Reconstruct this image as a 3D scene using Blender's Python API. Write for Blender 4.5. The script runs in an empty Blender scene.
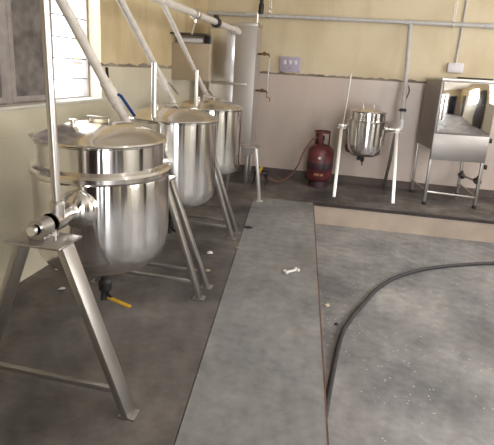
import bpy, bmesh, math, random
from mathutils import Vector, Matrix
random.seed(7)
S = bpy.context.scene
COL = S.collection
PI = math.pi

# ------------------------------------------------------------------ camera
pitch, roll, yaw, H = 0.2488, 0.0602, -0.2021, 1.35
fw = Vector((math.sin(yaw)*math.cos(pitch), math.cos(yaw)*math.cos(pitch), -math.sin(pitch)))
r0 = Vector((math.cos(yaw), -math.sin(yaw), 0)); d0 = fw.cross(r0)
rt = r0*math.cos(roll) - d0*math.sin(roll); dn = d0*math.cos(roll) + r0*math.sin(roll)
cd = bpy.data.cameras.new('camera'); cam = bpy.data.objects.new('camera', cd); COL.objects.link(cam)
m = Matrix.Identity(4)
for i in range(3):
    m[i][0] = rt[i]; m[i][1] = -dn[i]; m[i][2] = -fw[i]
m[0][3], m[1][3], m[2][3] = 0, 0, H
cam.matrix_world = m
cd.sensor_width = 36; cd.lens = 455.6/494*36; cd.shift_y = -37.5/494; cd.clip_start = 0.05
S.camera = cam

# ------------------------------------------------------------------ world, lights, exposure
S.view_settings.view_transform = 'Standard'; S.view_settings.look = 'None'
S.view_settings.gamma = 1; S.view_settings.use_curve_mapping = False
S.view_settings.exposure = 0.58
w = bpy.data.worlds.new('sky'); S.world = w; w.use_nodes = True
bg = w.node_tree.nodes['Background']; bg.inputs[0].default_value = (0.90, 0.95, 1.0, 1); bg.inputs[1].default_value = 3.0

def area(name, loc, direction, sx, sy, power, color):
    l = bpy.data.lights.new(name, 'AREA'); l.shape = 'RECTANGLE'; l.size = sx; l.size_y = sy
    l.energy = power; l.color = color
    o = bpy.data.objects.new(name, l); COL.objects.link(o); o.location = loc
    o.rotation_euler = Vector(direction).to_track_quat('-Z', 'Y').to_euler()
    return o
# daylight entering by the two openings in the right wall, the one behind and the window on the left
area('daylight_right', (3.72, 1.2, 1.75), (-1, 0, -0.15), 1.7, 1.3, 62, (1.0, 0.955, 0.89))
area('daylight_right_far', (3.72, 4.0, 1.75), (-1, 0, -0.15), 1.5, 1.3, 42, (1.0, 0.955, 0.89))
area('daylight_rear', (1.45, -2.15, 1.3), (0, 1, -0.05), 1.8, 2.2, 75, (1.0, 0.97, 0.93))
area('daylight_left', (-2.12, 3.0, 1.7), (1, 0, -0.3), 0.42, 1.1, 7, (0.93, 0.97, 1.0))

# ------------------------------------------------------------------ materials
def srgb(r, g, b):
    f = lambda c: (c/255/12.92) if c/255 <= 0.04045 else ((c/255+0.055)/1.055)**2.4
    return (f(r), f(g), f(b), 1)

def newmat(name):
    mt = bpy.data.materials.new(name); mt.use_nodes = True
    nt = mt.node_tree; return mt, nt, nt.nodes['Principled BSDF']

def simple(name, col, rough=0.5, metal=0.0, var=0.08, scale=12, bump=0.0, spec=None):
    mt, nt, p = newmat(name)
    tc = nt.nodes.new('ShaderNodeTexCoord'); nz = nt.nodes.new('ShaderNodeTexNoise')
    nz.inputs['Scale'].default_value = scale; nz.inputs['Detail'].default_value = 5
    nt.links.new(tc.outputs['Object'], nz.inputs['Vector'])
    rp = nt.nodes.new('ShaderNodeValToRGB')
    c = col
    rp.color_ramp.elements[0].position = 0.3; rp.color_ramp.elements[1].position = 0.7
    rp.color_ramp.elements[0].color = tuple(max(0, v*(1-var)) for v in c[:3])+(1,)
    rp.color_ramp.elements[1].color = tuple(min(1, v*(1+var)) for v in c[:3])+(1,)
    nt.links.new(nz.outputs['Fac'], rp.inputs['Fac']); nt.links.new(rp.outputs['Color'], p.inputs['Base Color'])
    p.inputs['Roughness'].default_value = rough; p.inputs['Metallic'].default_value = metal
    if spec is not None: p.inputs['Specular IOR Level'].default_value = spec
    if bump:
        b = nt.nodes.new('ShaderNodeBump'); b.inputs['Strength'].default_value = bump; b.inputs['Distance'].default_value = 0.01
        nt.links.new(nz.outputs['Fac'], b.inputs['Height']); nt.links.new(b.outputs['Normal'], p.inputs['Normal'])
    return mt

def steel(name, col, r0, r1, wav=0.0, sc=(6, 6, 1.2), bdist=0.004, aniso=0.0):
    """Stainless steel with faint vertical working marks and a slightly wavy surface."""
    mt, nt, p = newmat(name)
    tc = nt.nodes.new('ShaderNodeTexCoord'); mp = nt.nodes.new('ShaderNodeMapping')
    mp.inputs['Scale'].default_value = sc
    nz = nt.nodes.new('ShaderNodeTexNoise'); nz.inputs['Scale'].default_value = 3; nz.inputs['Detail'].default_value = 4
    nt.links.new(tc.outputs['Object'], mp.inputs['Vector']); nt.links.new(mp.outputs['Vector'], nz.inputs['Vector'])
    mr = nt.nodes.new('ShaderNodeMapRange'); mr.inputs['To Min'].default_value = r0; mr.inputs['To Max'].default_value = r1
    nt.links.new(nz.outputs['Fac'], mr.inputs['Value']); nt.links.new(mr.outputs['Result'], p.inputs['Roughness'])
    p.inputs['Base Color'].default_value = col; p.inputs['Metallic'].default_value = 1
    if aniso:   # spun sheet: polishing marks run round the vessel
        tg = nt.nodes.new('ShaderNodeTangent'); tg.direction_type = 'RADIAL'; tg.axis = 'Z'
        nt.links.new(tg.outputs[0], p.inputs['Tangent']); p.inputs['Anisotropic'].default_value = aniso; p.inputs['Anisotropic Rotation'].default_value = 0.25
    if wav:
        n2 = nt.nodes.new('ShaderNodeTexNoise'); n2.inputs['Scale'].default_value = 1.6; n2.inputs['Detail'].default_value = 1
        nt.links.new(mp.outputs['Vector'], n2.inputs['Vector'])
        b = nt.nodes.new('ShaderNodeBump'); b.inputs['Strength'].default_value = wav; b.inputs['Distance'].default_value = bdist
        nt.links.new(n2.outputs['Fac'], b.inputs['Height']); nt.links.new(b.outputs['Normal'], p.inputs['Normal'])
    return mt

def wall_mat(name, paint, tile, band_z=1.325, stain=0.5, horizontal='Y'):
    """Glazed tile dado below, a ragged cement line, stained yellow paint above."""
    mt, nt, p = newmat(name); N = nt.nodes.new; L = nt.links.new
    ge = N('ShaderNodeNewGeometry'); sp = N('ShaderNodeSeparateXYZ'); L(ge.outputs['Position'], sp.inputs[0])
    def noise(scale, det=5, stretch=None):
        n = N('ShaderNodeTexNoise'); n.inputs['Scale'].default_value = scale; n.inputs['Detail'].default_value = det
        if stretch:
            mp = N('ShaderNodeMapping'); mp.inputs['Scale'].default_value = stretch
            L(ge.outputs['Position'], mp.inputs['Vector']); L(mp.outputs['Vector'], n.inputs['Vector'])
        else: L(ge.outputs['Position'], n.inputs['Vector'])
        return n
    def mathn(op, a, b):
        n = N('ShaderNodeMath'); n.operation = op
        for i, v in enumerate((a, b)):
            if isinstance(v, (int, float)): n.inputs[i].default_value = v
            elif v is not None: L(v, n.inputs[i])
        return n.outputs[0]
    def mix(f, a, b):
        n = N('ShaderNodeMix'); n.data_type = 'RGBA'
        L(f, n.inputs['Factor']) if not isinstance(f, (int, float)) else None
        for k, v in ((6, a), (7, b)):
            if isinstance(v, tuple): n.inputs[k].default_value = v
            else: L(v, n.inputs[k])
        return n.outputs[2]
    def step(v, lo, hi):
        n = N('ShaderNodeMapRange'); n.clamp = True
        L(v, n.inputs['Value']); n.inputs['From Min'].default_value = lo; n.inputs['From Max'].default_value = hi
        return n.outputs['Result']
    # paint with patches and drips
    n1 = noise(1.6, 6); n2 = noise(5, 6, (1, 1, 0.25))
    dark = tuple(c*k for c, k in zip(paint[:3], (0.72, 0.66, 0.55)))+(1,)
    pc = mix(mathn('MULTIPLY', step(n1.outputs['Fac'], 0.45, 0.75), stain), paint, dark)
    pc = mix(mathn('MULTIPLY', step(n2.outputs['Fac'], 0.52, 0.8), stain), pc, dark)
    # tiles
    br = N('ShaderNodeTexBrick'); br.offset = 0; br.inputs['Scale'].default_value = 1
    br.inputs['Brick Width'].default_value = 0.3; br.inputs['Row Height'].default_value = 0.45
    br.inputs['Mortar Size'].default_value = 0.0025; br.inputs['Mortar Smooth'].default_value = 0.6
    cb = N('ShaderNodeCombineXYZ'); L(sp.outputs[horizontal], cb.inputs[0]); L(sp.outputs['Z'], cb.inputs[1])
    L(cb.outputs[0], br.inputs['Vector'])
    br.inputs['Color1'].default_value = tile; br.inputs['Color2'].default_value = tuple(c*0.97 for c in tile[:3])+(1,)
    br.inputs['Mortar'].default_value = tuple(c*0.88 for c in tile[:3])+(1,)
    n3 = noise(2.2, 7, (1, 1, 0.4))
    tcol = mix(mathn('MULTIPLY', step(n3.outputs['Fac'], 0.5, 0.85), 0.45), br.outputs['Color'], tuple(c*0.6 for c in tile[:3])+(1,))
    # ragged line between the two
    n4 = noise(9, 4); n5 = noise(3, 2)
    up = mathn('ADD', mathn('MULTIPLY', n4.outputs['Fac'], 0.07), band_z-0.026)
    isup = mathn('GREATER_THAN', sp.outputs['Z'], up)
    isdado = mathn('LESS_THAN', sp.outputs['Z'], band_z-0.018)
    bandc = mix(step(n5.outputs['Fac'], 0.35, 0.65), srgb(112, 100, 92), srgb(150, 138, 124))
    c = mix(isup, bandc, pc); c = mix(isdado, c, tcol)
    L(c, p.inputs['Base Color'])
    rr = N('ShaderNodeMapRange'); L(isdado, rr.inputs['Value']); rr.inputs['To Min'].default_value = 0.75; rr.inputs['To Max'].default_value = 0.32
    L(rr.outputs['Result'], p.inputs['Roughness'])
    b = N('ShaderNodeBump'); b.inputs['Strength'].default_value = 0.15; b.inputs['Distance'].default_value = 0.01
    L(n4.outputs['Fac'], b.inputs['Height']); L(b.outputs['Normal'], p.inputs['Normal'])
    return mt

def floor_mat(name, c0, c1, wet=0.6, specks=0.0, joints=False):
    mt, nt, p = newmat(name); N = nt.nodes.new; L = nt.links.new
    ge = N('ShaderNodeNewGeometry')
    def noise(scale, det=8, rgh=0.6):
        n = N('ShaderNodeTexNoise'); n.inputs['Scale'].default_value = scale; n.inputs['Detail'].default_value = det
        n.inputs['Roughness'].default_value = rgh; L(ge.outputs['Position'], n.inputs['Vector']); return n
    n1 = noise(1.7); rp = N('ShaderNodeValToRGB'); rp.color_ramp.elements[0].position = 0.36; rp.color_ramp.elements[1].position = 0.66
    rp.color_ramp.elements[0].color = c0; rp.color_ramp.elements[1].color = c1
    L(n1.outputs['Fac'], rp.inputs['Fac']); col = rp.outputs['Color']
    n2 = noise(14, 6)
    mx = N('ShaderNodeMix'); mx.data_type = 'RGBA'; mx.blend_type = 'MULTIPLY'; mx.inputs['Factor'].default_value = 0.55
    r2 = N('ShaderNodeValToRGB'); r2.color_ramp.elements[0].position = 0.3; r2.color_ramp.elements[0].color = (0.55, 0.55, 0.55, 1)
    r2.color_ramp.elements[1].position = 0.7; r2.color_ramp.elements[1].color = (1.2, 1.2, 1.2, 1)
    L(n2.outputs['Fac'], r2.inputs['Fac']); L(col, mx.inputs[6]); L(r2.outputs['Color'], mx.inputs[7]); col = mx.outputs[2]
    if specks:
        v = N('ShaderNodeTexVoronoi'); v.inputs['Scale'].default_value = 26; v.inputs['Randomness'].default_value = 1
        L(ge.outputs['Position'], v.inputs['Vector'])
        lt = N('ShaderNodeMath'); lt.operation = 'LESS_THAN'; lt.inputs[1].default_value = 0.15; L(v.outputs['Distance'], lt.inputs[0])
        n3 = noise(2.5, 3); gt = N('ShaderNodeMath'); gt.operation = 'GREATER_THAN'; gt.inputs[1].default_value = 0.51; L(n3.outputs['Fac'], gt.inputs[0])
        mu = N('ShaderNodeMath'); mu.operation = 'MULTIPLY'; L(lt.outputs[0], mu.inputs[0]); L(gt.outputs[0], mu.inputs[1])
        m2 = N('ShaderNodeMath'); m2.operation = 'MULTIPLY'; L(mu.outputs[0], m2.inputs[0]); m2.inputs[1].default_value = specks
        mx2 = N('ShaderNodeMix'); mx2.data_type = 'RGBA'; L(m2.outputs[0], mx2.inputs['Factor']); L(col, mx2.inputs[6])
        mx2.inputs[7].default_value = srgb(190, 186, 180); col = mx2.outputs[2]
    L(col, p.inputs['Base Color'])
    mr = N('ShaderNodeMapRange'); n5 = noise(2.6, 4); L(n5.outputs['Fac'], mr.inputs['Value'])
    mr.inputs['From Min'].default_value = 0.35; mr.inputs['From Max'].default_value = 0.65
    mr.inputs['To Min'].default_value = 1-wet; mr.inputs['To Max'].default_value = 0.8; L(mr.outputs['Result'], p.inputs['Roughness'])
    b = N('ShaderNodeBump'); b.inputs['Strength'].default_value = 0.25; b.inputs['Distance'].default_value = 0.008
    L(n2.outputs['Fac'], b.inputs['Height']); L(b.outputs['Normal'], p.inputs['Normal'])
    return mt

M = {}
M['polished'] = steel('polished_stainless', (0.79, 0.775, 0.765, 1), 0.115, 0.14, 0.35, (9, 9, 0.7), 0.012, 0.98)
M['lid'] = steel('spun_stainless', (0.78, 0.75, 0.72, 1), 0.10, 0.22, 0.25, (2, 2, 2))
M['satin'] = steel('satin_stainless', (0.62, 0.59, 0.56, 1), 0.26, 0.42)
M['brushed'] = steel('brushed_sheet', (0.52, 0.495, 0.48, 1), 0.42, 0.55, 0.3, (2, 2, 8))
M['brushed'].node_tree.nodes['Principled BSDF'].inputs['Metallic'].default_value = 0.8
M['mirror'] = steel('mirror_sheet', (0.80, 0.78, 0.76, 1), 0.03, 0.07, 0.6, (2, 2, 1.4), 0.02)
M['sheet'] = steel('dull_skirt_sheet', (0.34, 0.32, 0.31, 1), 0.4, 0.55, 0.3, (2, 2, 8))
M['bright'] = steel('window_streak_sheet', (0.88, 0.88, 0.9, 1), 0.2, 0.3, 0.5, (3, 3, 2), 0.02)  # lighter colour stands in for the window's reflected streak
M['legs'] = steel('dull_stainless_leg', (0.44, 0.42, 0.40, 1), 0.32, 0.5)
M['brightleg'] = steel('pale_square_tube', (0.86, 0.85, 0.83, 1), 0.4, 0.55)
M['plate'] = steel('scuffed_plate', (0.50, 0.48, 0.47, 1), 0.22, 0.45, 0.3, (9, 9, 9))
M['pipe'] = simple('white_painted_pipe', srgb(205, 198, 190), 0.4, var=0.10, scale=20)
M['pipegrey'] = simple('grey_white_pipe', srgb(188, 186, 186), 0.42, var=0.08, scale=20)
M['black'] = simple('black_fitting', srgb(30, 29, 31), 0.45)
M['blue'] = simple('blue_vinyl_lever', srgb(25, 62, 128), 0.4)
M['yellow'] = simple('yellow_lever', srgb(205, 160, 45), 0.5)
M['red'] = simple('worn_maroon_paint', srgb(98, 44, 48), 0.42, var=0.35, scale=9)
M['reddark'] = simple('dark_maroon_band', srgb(58, 36, 44), 0.5, var=0.3, scale=9)
M['white'] = simple('white_plastic', srgb(214, 210, 214), 0.4, var=0.03)
M['lilac'] = simple('switch_plate', srgb(176, 166, 184), 0.4, var=0.03)
M['hose'] = simple('gas_hose', srgb(112, 74, 66), 0.55)
M['hoseblack'] = simple('black_rubber_hose', srgb(52, 50, 52), 0.55, var=0.3, scale=30)
M['frame'] = simple('weathered_window_frame', srgb(150, 142, 138), 0.6, var=0.25, scale=10)
M['bars'] = simple('grey_grille_bar', srgb(120, 122, 125), 0.6)
M['dusty'] = simple('dusty_glass', srgb(112, 106, 104), 0.28, var=0.6, scale=9)
M['brass'] = simple('old_brass', srgb(120, 98, 68), 0.35, metal=0.9, var=0.2)
M['concrete'] = simple('sill_cement', srgb(205, 200, 190), 0.6, var=0.08, scale=6, bump=0.2)
M['beigebox'] = simple('beige_panel', srgb(172, 156, 134), 0.55, var=0.12, scale=5)
M['darkslab'] = simple('dark_ledge', srgb(70, 62, 56), 0.5, var=0.3)
M['tileface'] = simple('beige_riser_tile', srgb(176, 160, 146), 0.45, var=0.12, scale=4)
M['nosing'] = simple('dark_nosing', srgb(48, 42, 42), 0.6, var=0.3)
M['skirt'] = simple('dark_skirting', srgb(88, 76, 72), 0.6, var=0.25, scale=5)
M['ceiling'] = simple('ceiling_paint', srgb(212, 206, 196), 0.8, var=0.05, scale=3)
M['door'] = simple('dark_brown_reflected_prop', srgb(46, 36, 34), 0.5, var=0.2, scale=4)  # for unseen doors and columns added to darken reflections
M['navy'] = simple('navy_reflected_door', srgb(24, 30, 52), 0.8, var=0.3, scale=6)  # for the unseen door added as a dark blue reflection
M['paper'] = simple('white_scrap', srgb(222, 220, 214), 0.7, var=0.05)
M['brownrust'] = simple('rusty_step_face', srgb(104, 76, 66), 0.7, var=0.35, scale=8)
M['stencil'] = simple('faded_yellow_stencil', srgb(190, 140, 100), 0.6)
M['wall_left'] = wall_mat('wall_left_tiles', srgb(206, 188, 152), srgb(206, 198, 176), stain=0.85, horizontal='Y')
M['wall_back'] = wall_mat('wall_back_tiles', srgb(212, 198, 170), srgb(200, 185, 176), horizontal='X')
M['floor'] = floor_mat('wet_dark_cement', srgb(70, 66, 66), srgb(124, 118, 114), wet=0.72)
M['slab'] = floor_mat('smooth_grey_slab', srgb(126, 126, 128), srgb(150, 149, 150), wet=0.6)
M['lower'] = floor_mat('speckled_grey_cement', srgb(116, 116, 119), srgb(166, 165, 166), wet=0.7, specks=0.8)
M['lamp'] = bpy.data.materials.new('fill_tube_light'); M['lamp'].use_nodes = True  # glow of the added ceiling tubes
_p = M['lamp'].node_tree.nodes['Principled BSDF']; _p.inputs['Emission Color'].default_value = (1, .97, .92, 1); _p.inputs['Emission Strength'].default_value = 6

# ------------------------------------------------------------------ mesh helpers
def V(*a): return Vector(a)
def new(): return bmesh.new()
def basis(d):
    d = d.normalized(); u = Vector((0, 0, 1)) if abs(d.z) < 0.95 else Vector((1, 0, 0))
    x = u.cross(d).normalized(); return x, d.cross(x).normalized()

def box(bm, lo, hi, mat=None, bev=0.0):
    lo, hi = Vector(lo), Vector(hi); c = (lo+hi)/2; s = hi-lo
    r = bmesh.ops.create_cube(bm, size=1, matrix=Matrix.Translation(c) @ Matrix.Diagonal((s.x, s.y, s.z, 1)))
    vs = r['verts']
    if bev:
        es = list({e for v in vs for e in v.link_edges})
        rr = bmesh.ops.bevel(bm, geom=es, offset=bev, segments=2, affect='EDGES', profile=0.5)
        vs = list({v for f in rr['faces'] for v in f.verts} | {v for v in vs if v.is_valid})
    if mat: bmesh.ops.transform(bm, matrix=mat, verts=vs)
    return vs

def bar(bm, a, b, wx, wy, up=None, bev=0.0):
    """rectangular bar from a to b"""
    a, b = Vector(a), Vector(b); d = (b-a); L = d.length; d.normalize()
    x = (Vector(up) if up else Vector((0, 1, 0))); x = (x - d*x.dot(d)).normalized(); y = d.cross(x)
    mt = Matrix((x, y, d)).transposed().to_4x4(); mt.translation = (a+b)/2
    return box(bm, (-wx/2, -wy/2, -L/2), (wx/2, wy/2, L/2), mt, bev)

def tube(bm, pts, r, n=16, closed=False, caps=True):
    pts = [Vector(p) for p in pts]; rs = r if isinstance(r, (list, tuple)) else [r]*len(pts)
    N = len(pts); rings = []; x = None
    for i, p in enumerate(pts):
        if closed: t = pts[(i+1) % N]-pts[i-1]
        elif i == 0: t = pts[1]-p
        elif i == N-1: t = p-pts[i-1]
        else: t = (pts[i+1]-p).normalized()+(p-pts[i-1]).normalized()
        t.normalize()
        if x is None: x, y = basis(t)
        x = (x-t*x.dot(t)).normalized(); y = t.cross(x)
        rings.append([bm.verts.new(p+(x*math.cos(2*PI*k/n)+y*math.sin(2*PI*k/n))*rs[i]) for k in range(n)])
    for i in range(N if closed else N-1):
        a, b = rings[i], rings[(i+1) % N]
        for k in range(n): bm.faces.new((a[k], a[(k+1) % n], b[(k+1) % n], b[k]))
    if caps and not closed:
        bm.faces.new(rings[0][::-1]); bm.faces.new(rings[-1])

def smooth_path(pts, seg=8):
    pts = [Vector(p) for p in pts]; P = [pts[0]*2-pts[1]]+pts+[pts[-1]*2-pts[-2]]; out = []
    for i in range(1, len(P)-2):
        for k in range(seg):
            t = k/seg; a, b, c, d = P[i-1], P[i], P[i+1], P[i+2]
            out.append(0.5*((2*b)+(c-a)*t+(2*a-5*b+4*c-d)*t*t+(3*b-a-3*c+d)*t**3))
    out.append(pts[-1]); return out

def lathe(bm, prof, o=(0, 0, 0), axis=(0, 0, 1), n=64):
    o = Vector(o); ax = Vector(axis).normalized(); x, y = basis(ax); rings = []
    for r, z in prof:
        if r < 1e-5: rings.append([bm.verts.new(o+ax*z)])
        else: rings.append([bm.verts.new(o+ax*z+(x*math.cos(2*PI*k/n)+y*math.sin(2*PI*k/n))*r) for k in range(n)])
    for a, b in zip(rings, rings[1:]):
        for k in range(n):
            k2 = (k+1) % n
            if len(a) == 1 and len(b) == 1: continue
            if len(a) == 1: bm.faces.new((a[0], b[k2], b[k]))
            elif len(b) == 1: bm.faces.new((a[k], a[k2], b[0]))
            else: bm.faces.new((a[k], a[k2], b[k2], b[k]))

def prism(bm, poly, z0, z1):
    a = [bm.verts.new((x, y, z0)) for x, y in poly]; b = [bm.verts.new((x, y, z1)) for x, y in poly]
    bm.faces.new(a[::-1]); bm.faces.new(b)
    for i in range(len(poly)):
        j = (i+1) % len(poly); bm.faces.new((a[i], a[j], b[j], b[i]))

def arc(c, r, a0, a1, n=6):
    return [(c[0]+r*math.cos(a0+(a1-a0)*i/n), c[1]+r*math.sin(a0+(a1-a0)*i/n)) for i in range(n+1)]

def obj(name, bm, mat, parent=None, label=None, sharp=28):
    bmesh.ops.recalc_face_normals(bm, faces=bm.faces)
    for f in bm.faces: f.smooth = True
    for e in bm.edges:
        if len(e.link_faces) == 2 and e.calc_face_angle(0) > math.radians(sharp): e.smooth = False
    me = bpy.data.meshes.new(name); bm.to_mesh(me); bm.free()
    me.materials.append(mat); o = bpy.data.objects.new(name, me); COL.objects.link(o)
    if parent:
        o.parent = parent
        o.matrix_parent_inverse = Matrix.Translation(-world_loc(parent))
    if label: o['label'] = label
    return o

def world_loc(o):
    return Vector(o.get('_wl', (0, 0, 0)))

def thing(name, label, cat, loc, group=None):
    o = bpy.data.objects.new(name, None); COL.objects.link(o); o.location = loc; o['_wl'] = tuple(loc)
    o.empty_display_size = 0.1
    o['label'] = label; o['category'] = cat
    if group: o['group'] = group
    return o
def tag(o, label, cat, group=None):
    o['label'] = label; o['category'] = cat
    if group: o['group'] = group
    return o
def struct(name, bm, mat, parent=None):
    o = obj(name, bm, mat, parent)
    if not parent: o['kind'] = 'structure'
    return o

# ------------------------------------------------------------------ room shell
XL, YB, XR, YR, ZC = -1.84, 5.9, 3.6, -2.0, 3.05
LOW = -0.22                                                # level of the lower floor
# step edge between slab and lower floor, a little askew to the room
Bx = lambda y: 0.205 - 0.0935*y
Ax = lambda y: -0.883 - 0.1185*(y-4.68)
YK = 4.80
bm = new()   # dark raised floor: left strip and the strip along the back wall
prism(bm, [(XL, YR), (Ax(YR), YR), (Ax(4.72), 4.72), (Bx(4.72), 4.74), (XR, YK+0.12), (XR, YB), (XL, YB)], -0.3, 0.0)
struct('floor', bm, M['floor'])
bm = new(); prism(bm, [(Ax(YR)+0.004, YR), (Bx(YR), YR), (Bx(4.735), 4.735), (Ax(4.715)+0.004, 4.715)], -0.3, 0.003)
struct('floor_slab', bm, M['slab'])
bm = new(); prism(bm, [(Bx(YR), YR), (XR, YR), (XR, YK+0.12), (Bx(4.74), 4.74)], LOW-0.08, LOW)
struct('floor_lower', bm, M['lower'])
bm = new()   # tiled riser with a dark nosing
x0 = Bx(4.74)
prism(bm, [(x0, 4.733), (XR, YK+0.108), (XR, YK+0.12), (x0, 4.745)], LOW, -0.018)
struct('trim_1', bm, M['tileface'])
bm = new(); prism(bm, [(x0, 4.722), (XR, YK+0.097), (XR, YK+0.14), (x0, 4.765)], -0.018, 0.004)
struct('trim_2', bm, M['nosing'])
bm = new(); prism(bm, [(Bx(YR)-.002, YR), (Bx(YR)+.006, YR), (Bx(4.73)+.006, 4.73), (Bx(4.73)-.002, 4.73)], LOW, 0.0035)
struct('trim_3', bm, M['brownrust'])

# left wall with a deep window opening
WY0, WY1, WZ0, WZ1 = 1.15, 3.235, 1.065, 2.35
bm = new()
T = 0.24
box(bm, (XL-T, YR-.2, -.3), (XL, YB+.2, WZ0)); box(bm, (XL-T, YR-.2, WZ1), (XL, YB+.2, ZC))
box(bm, (XL-T, YR-.2, WZ0), (XL, WY0, WZ1)); box(bm, (XL-T, WY1, WZ0), (XL, YB+.2, WZ1))
struct('wall_left', bm, M['wall_left'])
bm = new(); box(bm, (XL, YB, -.3), (XR+.2, YB+.2, ZC)); struct('wall_back', bm, M['wall_back'])
bm = new(); box(bm, (-12, -14, -.45), (14, YR-.2, -.25)); struct('bounce_yard', bm, M['concrete'])  # unseen ground outside, added for bounce light and reflections
# right wall, two openings
bm = new()
def holes_x(bm, x0, x1, ya, yb, za, zb, hs):
    y = ya
    for (h0, h1, z0, z1) in hs:
        box(bm, (x0, y, za), (x1, h0, zb)); box(bm, (x0, h0, za), (x1, h1, z0)); box(bm, (x0, h0, z1), (x1, h1, zb)); y = h1
    box(bm, (x0, y, za), (x1, yb, zb))
holes_x(bm, XR, XR+.2, YR-.2, YB, -.3, ZC, [(0.35, 2.05, 1.1, 2.4), (3.25, 4.75, 1.1, 2.4)])
struct('wall_right', bm, M['wall_left'])
bm = new()   # rear wall, its one opening widened to brighten the steel's reflections
x = XL
for (h0, h1, z0, z1) in [(0.5, 2.4, LOW, 2.5)]:
    box(bm, (x, YR-.2, -.3), (h0, YR, ZC)); box(bm, (h0, YR-.2, -.3), (h1, YR, z0)); box(bm, (h0, YR-.2, z1), (h1, YR, ZC)); x = h1
box(bm, (x, YR-.2, -.3), (XR, YR, ZC))
struct('wall_rear', bm, M['wall_back'])
bm = new(); box(bm, (XL-T, YR-.2, ZC), (XR+.2, YB+.2, ZC+.1)); struct('ceiling', bm, M['ceiling'])
# skirting of the back wall
bm = new(); box(bm, (XL, YB-.018, 0), (XR, YB, 0.095)); struct('baseboard_back', bm, M['skirt'])
bm = new(); box(bm, (XL, 3.3, 0), (XL+.015, YB-.018, 0.095)); struct('baseboard_left', bm, M['skirt'])
# rear wall doors, added for dark bands in the steel's reflections
for n, (a, b, mt) in enumerate([(-0.75, 0.1, 'door'), (2.62, 3.4, 'navy')]):
    bm = new(); base = 0.003 if n == 0 else LOW
    box(bm, (a, YR, base), (b, YR+.04, 2.1), bev=.004); d = struct('door_%d' % (n+1), bm, M[mt])
    bm = new(); tube(bm, [(b-.1, YR+.04, 1.0), (b-.1, YR+.08, 1.0), (b-.2, YR+.08, 1.0)], .009); obj('door_handle', bm, M['satin'], d)

for n, (a, b) in enumerate([(2.3, 3.0), (-1.3, -.35)]):  # unseen right wall doors, added as dark stripes for the kettles to reflect
    bm = new(); box(bm, (XR-.04, a, LOW), (XR, b, 2.1), bev=.004); d = struct('door_%d' % (n+3), bm, M['door'])
    bm = new(); tube(bm, [(XR-.04, b-.1, 1.0), (XR-.08, b-.1, 1.0), (XR-.08, b-.2, 1.0)], .009); obj('door_handle', bm, M['satin'], d)
for n, (x, y, w_) in enumerate([(-.30, -.75, .34), (.42, -1.15, .26), (-1.2, -.6, .22)]):  # dark columns added behind the camera to streak the kettle reflections
    bm = new(); box(bm, (x-w_/2, y-w_/2, LOW), (x+w_/2, y+w_/2, ZC), bev=.01); struct('reflection_column_%d' % (n+1), bm, M['door'])
# left window : casements, open bay with grille, sill
win = bpy.data.objects.new('window_1', None); COL.objects.link(win); win['kind'] = 'structure'
XG = -1.935
def frame_rect(bm, y0, y1, z0, z1, w, x=XG, d=.035):
    box(bm, (x-d/2, y0, z0), (x+d/2, y0+w, z1), bev=.003); box(bm, (x-d/2, y1-w, z0), (x+d/2, y1, z1), bev=.003)
    box(bm, (x-d/2, y0+w, z0), (x+d/2, y1-w, z0+w), bev=.003); box(bm, (x-d/2, y0+w, z1-w), (x+d/2, y1-w, z1), bev=.003)
bm = new()
frame_rect(bm, WY0, WY1, WZ0+.0, WZ1, .016, XG-.03, .05)
for y in (1.70, 2.335, 2.745): box(bm, (XG-.055, y-.026, WZ0), (XG+.018, y+.026, WZ1), bev=.003)
obj('window_frame', bm, M['frame'], win)
for (a, b) in ((1.17, 1.68), (1.725, 2.312), (2.36, 2.72)):
    bm = new(); frame_rect(bm, a, b, WZ0+.012, WZ1-.02, .036, XG+.006, .028); c = obj('casement', bm, M['frame'], win)
    bm = new(); box(bm, (XG-.002, a+.03, WZ0+.04), (XG+.004, b-.03, WZ1-.05)); obj('pane', bm, M['dusty'], c)
bm = new()
for k in range(8):
    z = 1.208+.1405*k
    if z < WZ1-.03: tube(bm, [(XG-.02, 2.76, z), (XG-.02, WY1-.005, z)], .0045, 8)
obj('grille', bm, M['bars'], win)
bm = new(); box(bm, (XG-.06, WY0, WZ0-.012), (XL+.02, WY1, WZ0+.006), bev=.004); obj('window_sill', bm, M['concrete'], win)
# frames of the openings beyond the photograph's edge
for n, (kind, a, b, z0, z1) in enumerate([('x', .35, 2.05, 1.1, 2.4), ('x', 3.25, 4.75, 1.1, 2.4), ('y', .5, 2.4, LOW, 2.5)]):
    bm = new()
    for k in range(4):
        t = a+(b-a)*k/3
        if kind == 'x': box(bm, (XR+.03, t-.02, z0), (XR+.07, t+.02, z1))
        else: box(bm, (t-.02, YR-.07, z0), (t+.02, YR-.03, z1))
    for z in (z0+.02, z1-.02, z0+(z1-z0)*.62):
        if kind == 'x': box(bm, (XR+.03, a, z-.02), (XR+.07, b, z+.02))
        else: box(bm, (a, YR-.07, z-.02), (b, YR-.03, z+.02))
    struct('window_%d' % (n+2), bm, M['frame'])

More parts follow.
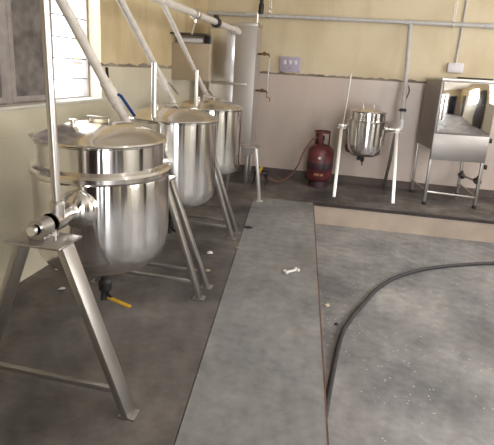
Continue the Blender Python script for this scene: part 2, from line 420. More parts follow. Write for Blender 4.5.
# ------------------------------------------------------------------ steam kettles
def kettle(loc, label, lever_top, mat=M['polished'], bossx=0.05, yellow=False, yb=-.55, necked=True, R0=.302, lev=.015):
    cx, cy = loc
    t = thing('steam_kettle', label, 'kettle', (cx, cy, 0), 'tilting steam kettles in the row')
    # jacketed body
    bm = new()
    if necked:
        prof = [(0, .365), (.10, .368), (.18, .378), (.24, .396), (.277, .422), (.300, .460), (.311, .51), (.314, .57), (.314, .82), (.310, .842)]
    else:
        q = R0-.012
        prof = [(0, .385), (.10, .388), (.19, .398), (.24, .412), (q-.024, .438), (q-.006, .475), (q, .53), (q, .984), (R0-.006, .990), (R0-.006, .994), (.27, .994)]
    lathe(bm, prof, (cx, cy, 0), n=96); obj('jacket', bm, mat, t)
    if necked:
        bm = new()
        lathe(bm, [(.308, .836), (.318, .838), (.324, .848), (.324, .866), (.316, .878), (.300, .884), (.286, .888)], (cx, cy, 0), n=96)
        obj('flange', bm, M['lid'], t)
        bm = new(); lathe(bm, [(.287, .882), (.286, .985), (.292, .990), (.292, .994), (.27, .994)], (cx, cy, 0), n=96)
        obj('neck', bm, mat, t)
    # lid: spun dome with a rolled rim, two posts and a flat strap handle
    bm = new()
    prof = [(.270, .994), (R0-.002, .994), (R0+.002, 1.000), (R0-.002, 1.007), (R0-.017, 1.012)]
    for i in range(1, 11):
        a = i/10; prof.append(((R0-.017)*(1-a), 1.012+.066*(1-(1-a)**2)**.9 if a < 1 else 1.078))
    lathe(bm, prof, (cx, cy, 0), n=96); lid = obj('lid', bm, M['lid'], t)
    bm = new(); hz = 1.052
    for s in (-1, 1): bar(bm, (cx+s*.047, cy-.02, hz-.008), (cx+s*.047, cy-.02, hz+.042), .03, .008, up=(0, 1, 0), bev=.002)
    bar(bm, (cx-.062, cy-.02, hz+.044), (cx+.062, cy-.02, hz+.044), .032, .006, up=(0, 1, 0), bev=.002)
    obj('lid_handle', bm, M['satin'], lid)
    bm = new(); lathe(bm, [(0, 0), (.014, 0), (.014, .02), (.018, .022), (.018, .034), (0, .036)], (cx-.06, cy-.14, 1.058), n=20)
    obj('lid_vent', bm, M['lid'], lid)
    if necked:
        bm = new(); bar(bm, (cx-.285, cy-.08, .955), (cx-.318, cy-.09, 1.0), .03, .01, bev=.003); obj('lid_hinge', bm, M['satin'], t)
    # trunnions on the axis along the row
    tz = .738; tx = cx+bossx
    bm = new()
    lathe(bm, [(.0, .03), (.082, .03), (.088, .0), (.086, -.018), (.076, -.038), (.06, -.053), (.042, -.064), (.036, -.075)], (tx, cy-.29, tz), (0, 1, 0), n=40)
    obj('trunnion_boss', bm, M['polished'], t)
    bm = new()
    tube(bm, [(tx, cy-.36, tz), (tx, cy+yb+.06, tz)], .036, 28); tube(bm, [(tx, cy+yb+.12, tz), (tx, cy+yb+.06, tz)], .043, 28)
    tube(bm, [(tx, cy+yb+.06, tz), (tx, cy+yb-.05, tz)], .018, 20)
    obj('trunnion', bm, M['polished'], t)
    bm = new()
    lathe(bm, [(.0, 0), (.07, .0), (.074, .03), (.05, .06), (.03, .07), (.028, .19)], (tx, cy+.29, tz), (0, 1, 0), n=32)
    obj('trunnion_boss', bm, M['polished'], t)
    # tilting lever standing on the near trunnion
    ly = cy+yb+.09
    bm = new(); tube(bm, [(tx+lev, ly, tz+.02), (tx+lev-(.015 if necked else 0), ly, lever_top)], .0165, 18)
    lv = obj('tilt_lever', bm, M['satin'], t)
    bm = new(); lathe(bm, [(.024, -.02), (.027, 0), (.027, .05), (.02, .06)], (tx+lev, ly, tz+.02), n=24); obj('lever_socket', bm, M['satin'], lv)
    # drain
    bm = new(); tube(bm, [(cx, cy, .34), (cx, cy, .25)], .022, 18); dr = obj('drain_valve', bm, M['black'], t)
    bm = new(); lathe(bm, [(0, -.045), (.02, -.04), (.034, -.02), (.034, .02), (.02, .04), (0, .045)], (cx, cy, .235), n=20)
    tube(bm, [(cx, cy, .235), (cx, cy-.02, .16)], .017, 14); tube(bm, [(cx, cy-.01, .2), (cx+.05, cy-.03, .183)], .01, 10); obj('valve_body', bm, M['black'], dr)
    if yellow:
        bm = new(); bar(bm, (cx+.03, cy-.03, .185), (cx+.165, cy-.05, .165), .022, .01, up=(0, 1, 0), bev=.004)
        obj('valve_lever', bm, M['yellow'], dr, 'yellow valve lever')
    return t, tx, tz

KX = [(-1.11, 1.95), (-1.157, 2.97), (-1.204, 3.99)]
kettle(KX[0], 'nearest and largest polished steel kettle, yellow drain lever underneath, by the window', 1.72, yellow=True)
kettle(KX[1], 'middle of the three polished steel kettles in the row, just behind the nearest', 1.355, yb=-.36, bossx=-.04, necked=False, R0=.318, lev=.02)
kettle(KX[2], 'farthest of the three row kettles, just before the tall boiler cabinet', 1.318, yb=-.36, bossx=-.05, necked=False, R0=.315, lev=.01)

def stand(xc, y, zt, label, legx=.27, w=.24, d=.15, pale=False, bars=True, bearing=True, sides=(-1, 1), lw=.045, bx=None, group='A-frame stands under the kettle row'):
    t = thing('kettle_stand', label, 'stand', (xc, y, 0), group)
    bm = new(); box(bm, (xc-w/2, y-d/2, zt-.008), (xc+w/2, y+d/2, zt), bev=.002); obj('top_plate', bm, M['plate'], t)
    for sx in (-1, 1):
        for sy in sides:
            a = V(xc+sx*(w/2-.03), y+sy*(d/2-.035), zt-.008); fx = xc+sx*legx
            fx = max(fx, XL+.03)
            b = V(fx, y+sy*(d/2+.0), .004)
            bm = new(); bar(bm, a, b, lw, .028, up=(0, 1, 0), bev=.002)
            box(bm, (b.x-.035, b.y-.03, 0), (b.x+.035, b.y+.03, .006))
            obj('leg', bm, M['brightleg'] if pale and sx > 0 else M['legs'], t)
    if bars:
        for sy in (-1, 1) if len(sides) == 2 else (0,):
            z = .10; f = (zt-z)/zt
            xa = xc-(w/2-.03)*(1-f)-legx*f; xb = xc+(w/2-.03)*(1-f)+legx*f
            xa = max(xa, XL+.03)
            bm = new(); bar(bm, (xa, y+sy*d/2, z), (xb, y+sy*d/2, z), .02, .02, up=(0, 1, 0), bev=.002); obj('crossbar', bm, M['legs'], t)
    if bearing:
        bm = new(); bx = xc if bx is None else bx
        tzz = .738
        lathe(bm, [(.020, -.03), (.036, -.03), (.036, .03), (.020, .03), (.020, -.03)], (bx, y, tzz), (0, 1, 0), n=28)
        box(bm, (bx-.03, y-.028, zt), (bx+.03, y+.028, tzz-.025), bev=.004)
        obj('bearing_block', bm, M['plate'], t)
        for s in (-1, 1):
            bm = new(); tube(bm, [(bx+s*.055, y, zt-.03), (bx+s*.055, y, zt+.04)], .007, 10); lathe(bm, [(0, 0), (.014, 0), (.014, .012), (0, .012)], (bx+s*.055, y, zt+.02), n=6)
            obj('bolt', bm, M['satin'], t)
    return t
stand(-1.047, 1.405, .695, 'nearest A-frame stand, scuffed flat plate in front of the nearest kettle', w=.225, d=.15, legx=.34, sides=(0,), lw=.07, bx=-1.055)
stand(-1.075, 2.46, .70, 'A-frame stand between the nearest and the middle kettle', legx=.335)
stand(-1.12, 3.48, .70, 'A-frame stand between the middle and the farthest row kettle', legx=.325)
stand(-.985, 4.58, .585, 'low stand with pale legs beyond the farthest row kettle', legx=.19, w=.3, d=.2, pale=True, bars=False, bearing=False, sides=(0,), lw=.05)

# ------------------------------------------------------------------ steam header and its three drops
t = thing('steam_header_pipe', 'thick pale steam pipe running overhead along the kettles into the tall cabinet', 'pipe', (-1.28, 5.12, 1.76))
bm = new(); tube(bm, smooth_path([(-1.28, -.6, 1.765), (-1.28, 2.5, 1.762), (-1.28, 5.06, 1.758)], 2), .029, 20); obj('pipe_run', bm, M['pipe'], t)
bm = new(); tube(bm, [(-1.28, 5.02, 1.758), (-1.28, 5.10, 1.757), (-1.275, 5.14, 1.75), (-1.275, 5.2, 1.75)], [.04, .045, .043, .04], 20); obj('elbow', bm, M['pipe'], t)
for y in (4.35,):
    bm = new(); lathe(bm, [(.03, -.04), (.046, -.035), (.05, -.01), (.05, .01), (.046, .035), (.03, .04)], (-1.28, y, 1.758), (0, 1, 0), n=16)
    box(bm, (-1.30, y-.03, 1.79), (-1.26, y+.03, 1.82), bev=.004); obj('clamp', bm, M['black'], t, 'black pipe clamp')
for y in (3.75,):
    bm = new(); lathe(bm, [(.03, -.05), (.04, -.048), (.04, -.02), (.045, -.018), (.045, .018), (.04, .02), (.04, .048), (.03, .05)], (-1.28, y, 1.76), (0, 1, 0), n=8)
    tube(bm, [(-1.28, y, 1.73), (-1.28, y, 1.69)], .012, 10); bar(bm, (-1.28, y, 1.70), (-1.30, y-.02, 1.60), .02, .008)
    obj('union_and_cock', bm, M['satin'], t)

def drop(top, low, end, label, lever=False, r=.022, vt=0.55):
    t = thing('steam_drop_pipe', label, 'pipe', end, 'slanting steam pipes from the header to the kettles')
    top, low, end = Vector(top), Vector(low), Vector(end)
    bm = new(); tube(bm, [top, low], r, 18); tube(bm, smooth_path([low, low+(end-low)*.5+V(0, .02, 0), end], 5), r*.9, 14)
    obj('pipe_run', bm, M['pipe'], t)
    d = (low-top); p = top+d*vt; d.normalize()
    bm = new(); lathe(bm, [(r, -.09), (r*1.25, -.085), (r*1.25, -.05), (r*1.08, -.045), (r*1.38, -.02), (r*1.38, .04), (r*1.1, .05), (r*1.25, .055), (r*1.25, .09), (r, .095)], p, d, n=14)
    v = obj('ball_valve', bm, M['pipe'], t)
    side = V(1, 0.1, 0)
    bm = new(); q = p+side*.045
    tube(bm, [p+side*.02, q], .008, 8); bar(bm, q, q+d*.15+side*.02, .018, .006, up=tuple(side), bev=.002)
    obj('valve_lever', bm, M['blue'] if lever else M['satin'], v, 'blue valve lever' if lever else None)
drop((-1.28, 1.76, 1.75), (-1.18, 2.345, 1.02), (-1.065, 2.40, .765), 'slanting steam pipe with blue valve lever dropping behind the nearest kettle', True, .0235, .78)
drop((-1.28, 2.37, 1.75), (-1.312, 3.345, 1.10), (-1.205, 3.42, .765), 'slanting steam pipe dropping behind the middle kettle of the row', False, .021, .82)
drop((-1.28, 3.06, 1.75), (-1.328, 4.37, 1.03), (-1.26, 4.44, .765), 'slanting steam pipe dropping to the farthest row kettle', False, .018, .86)

# ------------------------------------------------------------------ tall boiler cabinet
bx0, bx1, by0, by1, bz0, bz1 = -1.585, -1.055, 5.2, 5.50, .36, 1.83
t = thing('steam_boiler_cabinet', 'tall stainless steel boiler cabinet in the far corner behind the kettle row', 'boiler', ((bx0+bx1)/2, by0, 0))
bm = new(); box(bm, (bx0, by0+.004, bz0), (bx1, by1, bz1), bev=.006); obj('cabinet_body', bm, M['brushed'], t)
bm = new(); nn = 14; w_ = -1.30-bx0  # left panel bulge shaped to catch the window's reflection
sec = [(bx0+w_*k/nn, by0-.006-.016*(1-(2*k/nn-1)**2)) for k in range(nn+1)] + [(-1.30, by0+.004), (bx0, by0+.004)]
prism(bm, sec, bz0, bz1-.06); obj('front_panel', bm, M['bright'], t, 'polished left front panel')
bm = new(); box(bm, (-1.295, by0-.010, bz0), (bx1, by0+.004, bz1-.02), bev=.004); obj('front_panel', bm, M['brushed'], t, 'dull right front panel')
bm = new(); box(bm, (bx0-.006, by0-.016, bz1-.02), (bx1+.006, by1, bz1+.02), bev=.005); obj('top_rim', bm, M['satin'], t)
bm = new(); tube(bm, [(-1.50, by0, 1.18), (-1.50, by0-.06, 1.18)], .008, 8); tube(bm, [(-1.16, by0, 1.18), (-1.16, by0-.06, 1.18)], .008, 8)
bar(bm, (-1.545, by0-.065, 1.18), (-1.13, by0-.065, 1.18), .02, .034, up=(0, 1, 0), bev=.006); obj('handle_bar', bm, M['satin'], t)
for x in (bx0+.04, bx1-.04):
    for y in (by0+.04, by1-.04):
        bm = new(); bar(bm, (x, y, 0), (x, y, bz0), .04, .04, bev=.003); obj('leg', bm, M['legs'], t)
# level gauge on its right flank
gx = -.945
bm = new(); tube(bm, [(gx+.025, 5.32, 1.07), (gx+.025, 5.32, 1.55)], .008, 12); g = obj('level_gauge', bm, M['pipegrey'], t)
for z in (1.525, 1.115):
    bm = new(); tube(bm, [(bx1, 5.32, z), (gx+.02, 5.32, z)], .012, 12)
    lathe(bm, [(0, -.022), (.018, -.02), (.024, 0), (.018, .02), (0, .022)], (gx-.03, 5.30, z+.005), (0, 1, 0), n=16)
    bar(bm, (gx-.03, 5.27, z), (gx+.04, 5.27, z-.012), .012, .012); bar(bm, (gx+.035, 5.27, z), (gx+.035, 5.27, z-.035), .01, .01)
    obj('gauge_cock', bm, M['brass'], g)
bm = new(); tube(bm, [(gx+.025, 5.32, 1.07), (gx+.025, 5.32, 1.045), (gx+.06, 5.31, 1.045), (gx+.068, 5.31, 1.0)], .007, 10); obj('drain_spout', bm, M['brass'], g)
# safety valve and its standpipe
bm = new(); tube(bm, [(-1.115, 5.45, bz1+.015), (-1.115, 5.45, 2.0)], .014, 12); sv = obj('standpipe', bm, M['satin'], t)
bm = new(); lathe(bm, [(0, 0), (.026, 0), (.03, .02), (.03, .10), (.022, .12), (.022, .2), (0, .21)], (-1.075, 5.45, 1.97), n=18)
tube(bm, [(-1.115, 5.45, 1.99), (-1.075, 5.45, 1.99)], .014, 10); obj('safety_valve', bm, M['black'], sv, 'black safety valve')

# ------------------------------------------------------------------ pipes and fittings of the back wall
def scl(z): return 1.35+(z-1.35)*1.0
t = thing('wall_water_pipe', 'long pale grey pipe running level along the back wall above the border', 'pipe', (0, YB-.05, 1.97))
bm = new(); tube(bm, [(XL+.01, YB-.06, 2.005), (XR-.01, YB-.06, 1.955)], .024, 18); obj('pipe_run', bm, M['pipegrey'], t)
for x in (-1.3, .60, 1.46):
    z = 2.005-.05*(x-XL)/(XR-XL)
    bm = new(); lathe(bm, [(.024, -.04), (.031, -.04), (.031, .04), (.024, .04)], (x, YB-.06, z), (1, 0, 0), n=18); obj('coupling', bm, M['pipegrey'], t)
def hanger(x, z, ztop, label):
    bm = new(); y = YB-.085
    n = int((ztop-z)/.05)
    for k in range(n):
        a = z+k*(ztop-z)/n; b = z+(k+1)*(ztop-z)/n
        tube(bm, [(x+.012*math.cos(q), y, (a+b)/2+(b-a)*.5*math.sin(q)) for q in [2*PI*i/10 for i in range(10)]], .005, 6, closed=True)
    tube(bm, [(x, y+.03+.034*math.cos(q), z-.03+.034*math.sin(q)) for q in [2*PI*i/14 for i in range(14)]], .005, 6, closed=True)
    tag(obj('pipe_hanger', bm, M['satin']), label, 'hanger', 'hangers holding the wall pipe')
hanger(-1.035, 2.02, 2.5, 'perforated hanger on the wall pipe just right of the boiler cabinet')
hanger(1.075, 2.0, 2.5, 'perforated hanger on the wall pipe above the steamer cabinet')
# PVC drop to the small kettle
t = thing('white_feed_pipe', 'white vertical pipe dropping from the wall pipe to the small kettle', 'pipe', (.62, YB-.1, .8))
bm = new(); tube(bm, [(.615, YB-.06, 1.965), (.618, YB-.08, 1.93), (.63, 5.60, 1.2), (.632, 5.46, .86)], .024, 18); obj('pipe_run', bm, M['pipegrey'], t)
bm = new(); tube(bm, [(.632, 5.46, .90), (.632, 5.455, .82), (.625, 5.45, .795), (.585, 5.45, .785)], [.03, .033, .034, .031], 18); obj('elbow', bm, M['white'], t)
bm = new(); lathe(bm, [(.024, -.016), (.036, -.014), (.036, .014), (.024, .016)], (.63, 5.50, 1.0), (0, .2, 1), n=18)
box(bm, (.585, 5.47, .988), (.60, 5.51, 1.012)); obj('clamp', bm, M['black'], t, 'black pipe clamp')
# thin conduit with junction box
t = thing('wall_conduit', 'thin grey conduit down the back wall above the steamer cabinet', 'conduit', (1.18, YB, 1.5))
bm = new(); tube(bm, [(1.205, YB-.012, ZC-.01), (1.185, YB-.012, 1.55)], .011, 12); obj('conduit_run', bm, M['pipegrey'], t)
bm = new(); box(bm, (1.10, YB-.05, 1.45), (1.27, YB-.001, 1.56), bev=.006); obj('junction_box', bm, M['white'], t)
# switch board
t = thing('switch_board', 'pale lilac switch board on the back wall above the red cylinder', 'switch board', (-.745, YB, 1.42))
bm = new(); box(bm, (-.875, YB-.04, 1.345), (-.615, YB-.001, 1.53), bev=.008); obj('plate', bm, M['lilac'], t)
for k, (x, z) in enumerate([(-.81, 1.46), (-.745, 1.46), (-.68, 1.46)]):
    bm = new(); box(bm, (x-.018, YB-.05, z-.025), (x+.018, YB-.04, z+.025), bev=.004); obj('switch', bm, M['white'], t)
bm = new()
for dx, dz in ((0, .012), (-.012, -.008), (.012, -.008)): lathe(bm, [(0, 0), (.005, 0), (.005, -.003), (0, -.003)], (-.745+dx, YB-.04, 1.395+dz), (0, 1, 0), n=10)
obj('socket_holes', bm, M['black'], t)
# small cable stub
bm = new(); tube(bm, smooth_path([(.70, YB-.01, 1.27), (.715, YB-.03, 1.2), (.69, YB-.03, 1.12)], 5), .005, 8)
tag(obj('cable_stub', bm, M['black']), 'short dark cable stub on the tiles beside the white vertical pipe', 'cable')
bm = new(); bar(bm, (XL+.008, 3.30, 1.30), (XL+.008, 3.32, 1.18), .012, .02); tag(obj('cable_stub', bm, M['black']), 'short dark cable stub hanging on the left wall beside the window', 'cable')

# fixture on the left wall before the boiler: ledge, tube light and boxed panel
t = thing('wall_cupboard', 'beige boxed cupboard on the left wall with a dark ledge, before the boiler', 'cupboard', (XL, 4.7, 1.2))
bm = new(); box(bm, (XL, 4.66, 1.20), (-1.43, 4.74, 1.575), bev=.004); obj('cupboard_box', bm, M['beigebox'], t)
bm = new(); box(bm, (XL, 4.60, 1.655), (-1.45, 4.78, 1.672), bev=.003); obj('ledge', bm, M['darkslab'], t)
bm = new(); box(bm, (XL, 4.765, 1.2), (-1.45, 4.78, 1.655)); obj('back_board', bm, M['beigebox'], t)
bm = new(); lathe(bm, [(0, 0), (.028, .003), (.028, .23), (0, .233)], (-1.74, 4.70, 1.61), (1, 0, 0), n=20)
o = tag(obj('white_canister', bm, M['white']), 'white tube lying under the dark ledge of the wall cupboard', 'tube')
o.location.z = -.006
bm = new(); box(bm, (-1.49, 4.665, 1.576), (-1.435, 4.735, 1.65), bev=.006); tag(obj('black_box', bm, M['black']), 'small black box under the end of the dark ledge', 'box')

# ------------------------------------------------------------------ small tilting kettle by the back wall
cx, cy, tz = .245, 5.43, .782
t = thing('small_kettle', 'small polished steel kettle hung between pale square legs by the back wall', 'kettle', (cx, cy, 0))
bm = new(); lathe(bm, [(0, .445), (.10, .449), (.165, .463), (.205, .492), (.222, .54), (.225, .60), (.225, .845), (.222, .85)], (cx, cy, 0), n=72); obj('jacket', bm, M['polished'], t)
bm = new(); lathe(bm, [(.220, .845), (.230, .848), (.231, .862), (.222, .868), (.200, .87)], (cx, cy, 0), n=72); obj('flange', bm, M['lid'], t)
bm = new(); lathe(bm, [(.202, .866), (.202, .955), (.206, .958), (.18, .958)], (cx, cy, 0), n=72); obj('neck', bm, M['polished'], t)
bm = new(); lathe(bm, [(.18, .958), (.210, .958), (.213, .963), (.210, .968), (.19, .972), (.14, .99), (.07, 1.004), (0, 1.008)], (cx, cy, 0), n=72); lid = obj('lid', bm, M['lid'], t)
for s in (-1, 1):
    bm = new(); tube(bm, [(cx+s*.06, cy, .995), (cx+s*.06, cy, 1.045), (cx+s*.068, cy-.01, 1.06)], .006, 10); obj('lid_pin', bm, M['satin'], lid)
for s in (-1, 1):
    bm = new(); lathe(bm, [(0, 0), (.045, 0), (.045, .03), (.024, .045), (.024, .085 if s < 0 else .15)], (cx+s*.205, cy, tz), (s, 0, 0), n=24); obj('trunnion', bm, M['satin'], t)
bm = new(); tube(bm, [(cx-.262, cy-.02, tz+.01), (cx-.235, cy-.02, 1.37)], .010, 12); obj('tilt_lever', bm, M['satin'], t)
bm = new(); tube(bm, [(cx, cy, .46), (cx, cy, .37)], .014, 12)
lathe(bm, [(0, -.03), (.022, -.02), (.024, .02), (0, .03)], (cx, cy, .405), n=14); lathe(bm, [(0, -.03), (.022, -.02), (.022, .02), (0, .03)], (cx-.04, cy-.01, .415), (1, 0, 0), n=14)
dr = obj('drain_valve', bm, M['black'], t)
bm = new(); tube(bm, [(cx, cy, .375), (cx+.004, cy-.015, .335)], .012, 12); obj('spout', bm, M['brass'], dr)
for s, lab in ((-1, 'pale square-tube stand holding the left side of the small kettle'), (1, 'pale square-tube stand holding the right side of the small kettle')):
    x = cx+s*(.275 if s < 0 else .34)
    st = thing('small_kettle_stand', lab, 'stand', (x, cy, 0), 'stands of the small kettle')
    bm = new(); box(bm, (x-.05 if s < 0 else x-.07, cy-.055, tz-.032), (x+.05, cy+.055, tz-.024), bev=.002)
    box(bm, (x-.035, cy-.03, tz-.024), (x+.035, cy+.03, tz+.02), bev=.008); obj('top_plate', bm, M['satin'], st)
    for f, yy in ((0, 5.10), (1, 5.72)):
        bm = new(); xx = x+(.0 if s < 0 else (.03 if f == 0 else -.03))
        bar(bm, (x, cy+(-.035 if f == 0 else .035), tz-.032), (xx, yy, .0), .036, .036, up=(1, 0, 0), bev=.003)
        obj('leg', bm, M['brightleg'] if f == 0 else M['legs'], st)

# ------------------------------------------------------------------ gas cylinder with its hose and burner
gx, gy = -.245, 5.56
t = thing('gas_cylinder', 'worn maroon gas cylinder standing against the back wall', 'gas cylinder', (gx, gy, 0))
bm = new(); prof = [(.0, .045), (.10, .045)]
prof = [(0, .05), (.06, .05)] + [(.155*math.sin(a), .135-.09*math.cos(a)) for a in [PI*.2, PI*.3, PI*.4, PI*.5]] + [(.156, .27), (.158, .275), (.158, .285), (.156, .29)] + [(.155*math.cos(a)+.0, .43+.10*math.sin(a)) for a in [0, PI*.1, PI*.2, PI*.3, PI*.4, PI*.47]] + [(0, .535)]
lathe(bm, prof, (gx, gy, 0), n=48); obj('tank', bm, M['red'], t)
bm = new(); lathe(bm, [(.115, .0), (.12, .0), (.12, .075), (.115, .075), (.115, .0)], (gx, gy, 0), n=40); obj('foot_ring', bm, M['reddark'], t)
bm = new(); lathe(bm, [(.1563, .225), (.1585, .235), (.1585, .30), (.1563, .31)], (gx, gy, 0), n=48); obj('girth_band', bm, M['reddark'], t, 'darker band round the middle')
bm = new(); lathe(bm, [(.083, .665), (.092, .66), (.095, .672), (.092, .684), (.083, .68), (.083, .665)], (gx, gy, 0), n=36)
for a in (0.3, 0.3+PI*2/3, 0.3+PI*4/3): bar(bm, (gx+.088*math.cos(a), gy+.088*math.sin(a), .50), (gx+.088*math.cos(a), gy+.088*math.sin(a), .67), .05, .006, up=(-math.sin(a), math.cos(a), 0), bev=.002)
obj('collar', bm, M['red'], t)
bm = new(); lathe(bm, [(0, .53), (.022, .53), (.02, .56), (.028, .57), (.03, .61), (.02, .63), (0, .632)], (gx, gy, 0), n=18)
tube(bm, [(gx, gy, .60), (gx-.05, gy-.05, .605)], .012, 12); obj('regulator', bm, M['reddark'], t)
bm = new(); lathe(bm, [(0, 0), (.017, 0), (.017, .002), (0, .002)], (gx+.0, gy-.1575, .375), (0, -1, 0), n=20); obj('sticker', bm, M['white'], t, 'round white sticker')
bm = new()
def ring_bar(bm, a0, a1, z0, z1, r=.1578):
    p = lambda a, z: (gx+r*math.sin(a), gy-r*math.cos(a), z)
    bar(bm, p(a0, z0), p(a1, z1), .005, .002, up=(0, 0, 1) if abs(z1-z0) < .01 else (1, 0, 0))
a = -.33
for k in range(6):
    ring_bar(bm, a, a+.03, .155, .185); ring_bar(bm, a+.03, a+.075, .185, .185 if k % 2 else .16); ring_bar(bm, a+.075, a+.08, .155, .185) if k % 3 else None
    a += .12
obj('stencil_marks', bm, M['stencil'], t, 'faded stencilled lettering')
bm = new(); tube(bm, smooth_path([(gx-.05, gy-.05, .605), (-.36, 5.46, .575), (-.45, 5.45, .41), (-.51, 5.45, .231), (-.61, 5.45, .09), (-.73, 5.44, .025), (-.86, 5.42, .07), (-.93, 5.38, .13)], 8), .0105, 12)
tag(obj('gas_hose', bm, M['hose']), 'brown rubber hose looping from the maroon cylinder to the burner', 'hose')
t = thing('gas_burner', 'dark ring gas burner with a yellow tap on the floor beside the boiler', 'burner', (-.93, 5.33, 0))
bm = new()
for rr in (.085, .05): tube(bm, [(-.93+rr*math.cos(q), 5.33+rr*math.sin(q), .15) for q in [2*PI*i/28 for i in range(28)]], .012, 10, closed=True)
for q in (0, PI/2, PI, PI*1.5): bar(bm, (-.93, 5.33, .15), (-.93+.09*math.cos(q), 5.33+.09*math.sin(q), .15), .012, .012)
obj('burner_ring', bm, M['black'], t)
for q in (PI/4, PI*.75+.2, PI*1.25, PI*1.75):
    bm = new(); bar(bm, (-.93+.085*math.cos(q), 5.33+.085*math.sin(q), .16), (-.93+.11*math.cos(q), 5.33+.11*math.sin(q), 0), .014, .014); obj('leg', bm, M['black'], t)
bm = new(); bar(bm, (-.955, 5.215, .11), (-.90, 5.22, .24), .01, .03, up=(0, 1, 0), bev=.003); obj('tap_lever', bm, M['yellow'], t, 'yellow tap lever')

# ------------------------------------------------------------------ steamer cabinet on the right
sx0, sx1, sy0, sy1 = .945, 1.525, 5.2, 5.77
t = thing('steamer_cabinet', 'stainless steel steamer cabinet with mirror front on tube legs, at the right edge', 'cabinet', (sx0, sy0, 0))
steamer = t
bm = new(); box(bm, (sx0, sy0+.006, .80), (sx1, sy1, 1.365), bev=.005); obj('cabinet_body', bm, M['sheet'], t)
bm = new(); box(bm, (sx0, sy0+.006, .62), (sx0+.012, sy1, .80)); obj('side_skirt', bm, M['sheet'], t)
bm = new(); box(bm, (sx0+.02, sy0-.006, .815), (sx1-.005, sy0+.006, 1.345), bev=.006); dd = obj('door', bm, M['mirror'], t, 'mirror polished front door')
bm = new(); tube(bm, [(sx0+.05, sy0-.006, .95), (sx0+.05, sy0-.03, .97), (sx0+.05, sy0-.03, 1.19), (sx0+.05, sy0-.006, 1.21)], .007, 10); obj('door_handle', bm, M['satin'], dd)
bm = new(); box(bm, (sx0+.002, sy0-.004, .515), (sx1, sy0+.008, .80), bev=.003); obj('front_skirt', bm, M['sheet'], t)
bm = new(); box(bm, (sx0-.004, sy0-.012, 1.355), (sx1+.004, sy1, 1.38), bev=.004); obj('top_edge', bm, M['satin'], t)
for (x, y, zt) in ((sx0+.016, sy0+.02, .80), (sx1-.016, sy0+.02, .80), (sx0+.016, sy1-.02, .80), (sx1-.016, sy1-.02, .80)):
    bm = new(); bar(bm, (x, y, .03), (x, y, zt), .03, .03, bev=.003); lg = obj('leg', bm, M['legs'], t)
    bm = new(); lathe(bm, [(0, 0), (.02, 0), (.024, .01), (.02, .035), (0, .035)], (x, y, 0), n=16); obj('rubber_foot', bm, M['black'], lg)
z = .15
bm = new(); bar(bm, (sx0+.03, sy0+.02, z), (sx1-.03, sy0+.02, z-.03), .02, .02, bev=.002); obj('rail', bm, M['satin'], t)
bm = new(); bar(bm, (sx0+.016, sy0+.03, z), (sx0+.016, sy1-.03, z), .016, .016, up=(1, 0, 0)); obj('rail', bm, M['legs'], t)
bm = new(); bar(bm, (sx1-.016, sy0+.03, z-.03), (sx1-.016, sy1-.03, z), .016, .016, up=(1, 0, 0)); obj('rail', bm, M['legs'], t)
bm = new(); tube(bm, [(sx1-.016, sy1-.03, .26), (sx1-.012, sy0+.04, .30)], .012, 12); pr = obj('drain_pipe', bm, M['legs'], t)
for (y, zz, xx) in ((sy1-.06, .262, sx1-.016), (sy0+.07, .297, sx1-.014)):
    bm = new(); lathe(bm, [(.012, -.045), (.032, -.04), (.036, 0), (.032, .04), (.012, .045)], (xx, y, zz), (0, 1, .05), n=14); box(bm, (xx-.012, y-.012, zz), (xx+.012, y+.012, zz+.06), bev=.003); obj('black_coupling', bm, M['black'], pr)
for zz in (.76, .47):
    bm = new(); tube(bm, [(sx1, sy0+.05, zz), (sx1+.03, sy0+.04, zz)], .008, 8); box(bm, (sx1+.02, sy0+.02, zz-.03), (sx1+.045, sy0+.06, zz+.02), bev=.006); obj('latch', bm, M['black'], t)
steamer.rotation_euler.z = math.radians(7.5)
bm = new(); box(bm, (1.13, 5.30, 1.384), (1.46, 5.46, 1.400), bev=.004); tag(obj('black_tray', bm, M['black']), 'thin black tray lying on top of the steamer cabinet', 'tray')

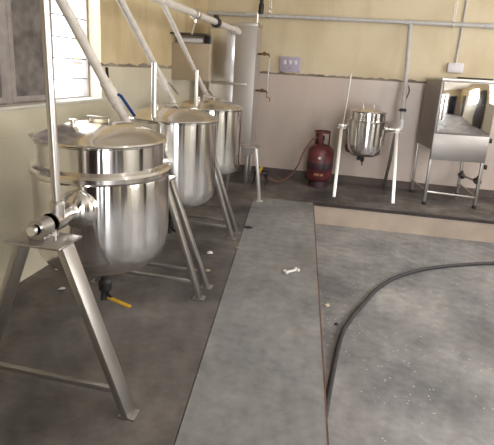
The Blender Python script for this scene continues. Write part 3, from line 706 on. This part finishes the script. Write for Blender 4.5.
# ------------------------------------------------------------------ floor clutter
bm = new(); tube(bm, smooth_path([(0.02, 1.1, -0.205), (0.06, 1.9, -0.205), (0.114, 2.527, -0.205), (0.173, 2.783, -0.205), (0.271, 3.051, -0.205), (0.387, 3.331, -0.205), (0.59, 3.64, -0.205), (0.918, 3.921, -0.205), (1.442, 4.199, -0.205), (2.076, 4.452, -0.205)], 8), .0145, 14)
tag(obj('rubber_hose', bm, M['hoseblack']), 'black rubber hose curving over the lower grey floor', 'hose')
bm = new(); a = V(-.285, 2.90, .012); b = V(-.215, 2.965, .012)
tube(bm, [a, b], .009, 8)
for p in (a, b):
    for s in (-1, 1): bmesh.ops.create_icosphere(bm, subdivisions=2, radius=.013, matrix=Matrix.Translation(p+V(s*.009, -s*.009, .003)))
tag(obj('plastic_fitting', bm, M['paper']), 'small white bone-shaped scrap lying on the smooth grey slab', 'scrap')
def scrap(x, y, s, mt, label, z=0.0):
    bm = new(); n = 7
    vs = [bm.verts.new((x+s*random.uniform(.6, 1)*math.cos(2*PI*k/n), y+s*random.uniform(.5, 1)*math.sin(2*PI*k/n), z+.004+random.uniform(0, .012))) for k in range(n)]
    c = bm.verts.new((x, y, z+.02))
    for k in range(n): bm.faces.new((vs[k], vs[(k+1) % n], c))
    f = bm.faces[:]; r = bmesh.ops.extrude_face_region(bm, geom=f); bmesh.ops.translate(bm, vec=(0, 0, -.003), verts=[v for v in r['geom'] if isinstance(v, bmesh.types.BMVert)])
    return tag(obj('floor_scrap', bm, mt), label, 'scrap', 'bits of litter on the floor')
scrap(-1.55, 2.22, .03, M['paper'], 'white paper scrap on the floor behind the nearest stand')
scrap(-1.74, 2.45, .02, M['paper'], 'small white scrap by the foot of the tiled left wall')
scrap(-.88, 3.05, .03, M['paper'], 'pale scrap beside the stand between nearest and middle kettle')
scrap(-.80, 2.75, .022, M['beigebox'], 'beige scrap on the wet floor near the slab edge')
scrap(-.70, 3.22, .022, M['beigebox'], 'beige chip on the wet floor below the middle kettle')
scrap(.02, 2.95, .024, M['beigebox'], 'beige chip on the lower floor close to the step', LOW)
scrap(.09, 2.72, .018, M['nosing'], 'dark chip on the lower floor close to the step', LOW)
scrap(-.72, 3.72, .05, M['nosing'], 'dark rag lying by the foot of the farthest crossbarred stand')

# unseen ceiling tube lamps, added to help light the room
for k, y in enumerate((1.3, 4.2)):
    t = thing('fill_tube_lamp', 'added white tube lamp on the ceiling, %s one' % ('nearer' if k == 0 else 'farther'), 'lamp', (1.2, y, ZC), 'added ceiling tube lamps')
    bm = new(); box(bm, (.6, y-.03, ZC-.04), (1.8, y+.03, ZC-.001), bev=.004); obj('batten', bm, M['white'], t)
    bm = new(); lathe(bm, [(0, 0), (.014, 0), (.014, 1.16), (0, 1.16)], (.62, y, ZC-.056), (1, 0, 0), n=14); obj('tube', bm, M['lamp'], t)
for o in S.objects:
    if '_wl' in o: del o['_wl']
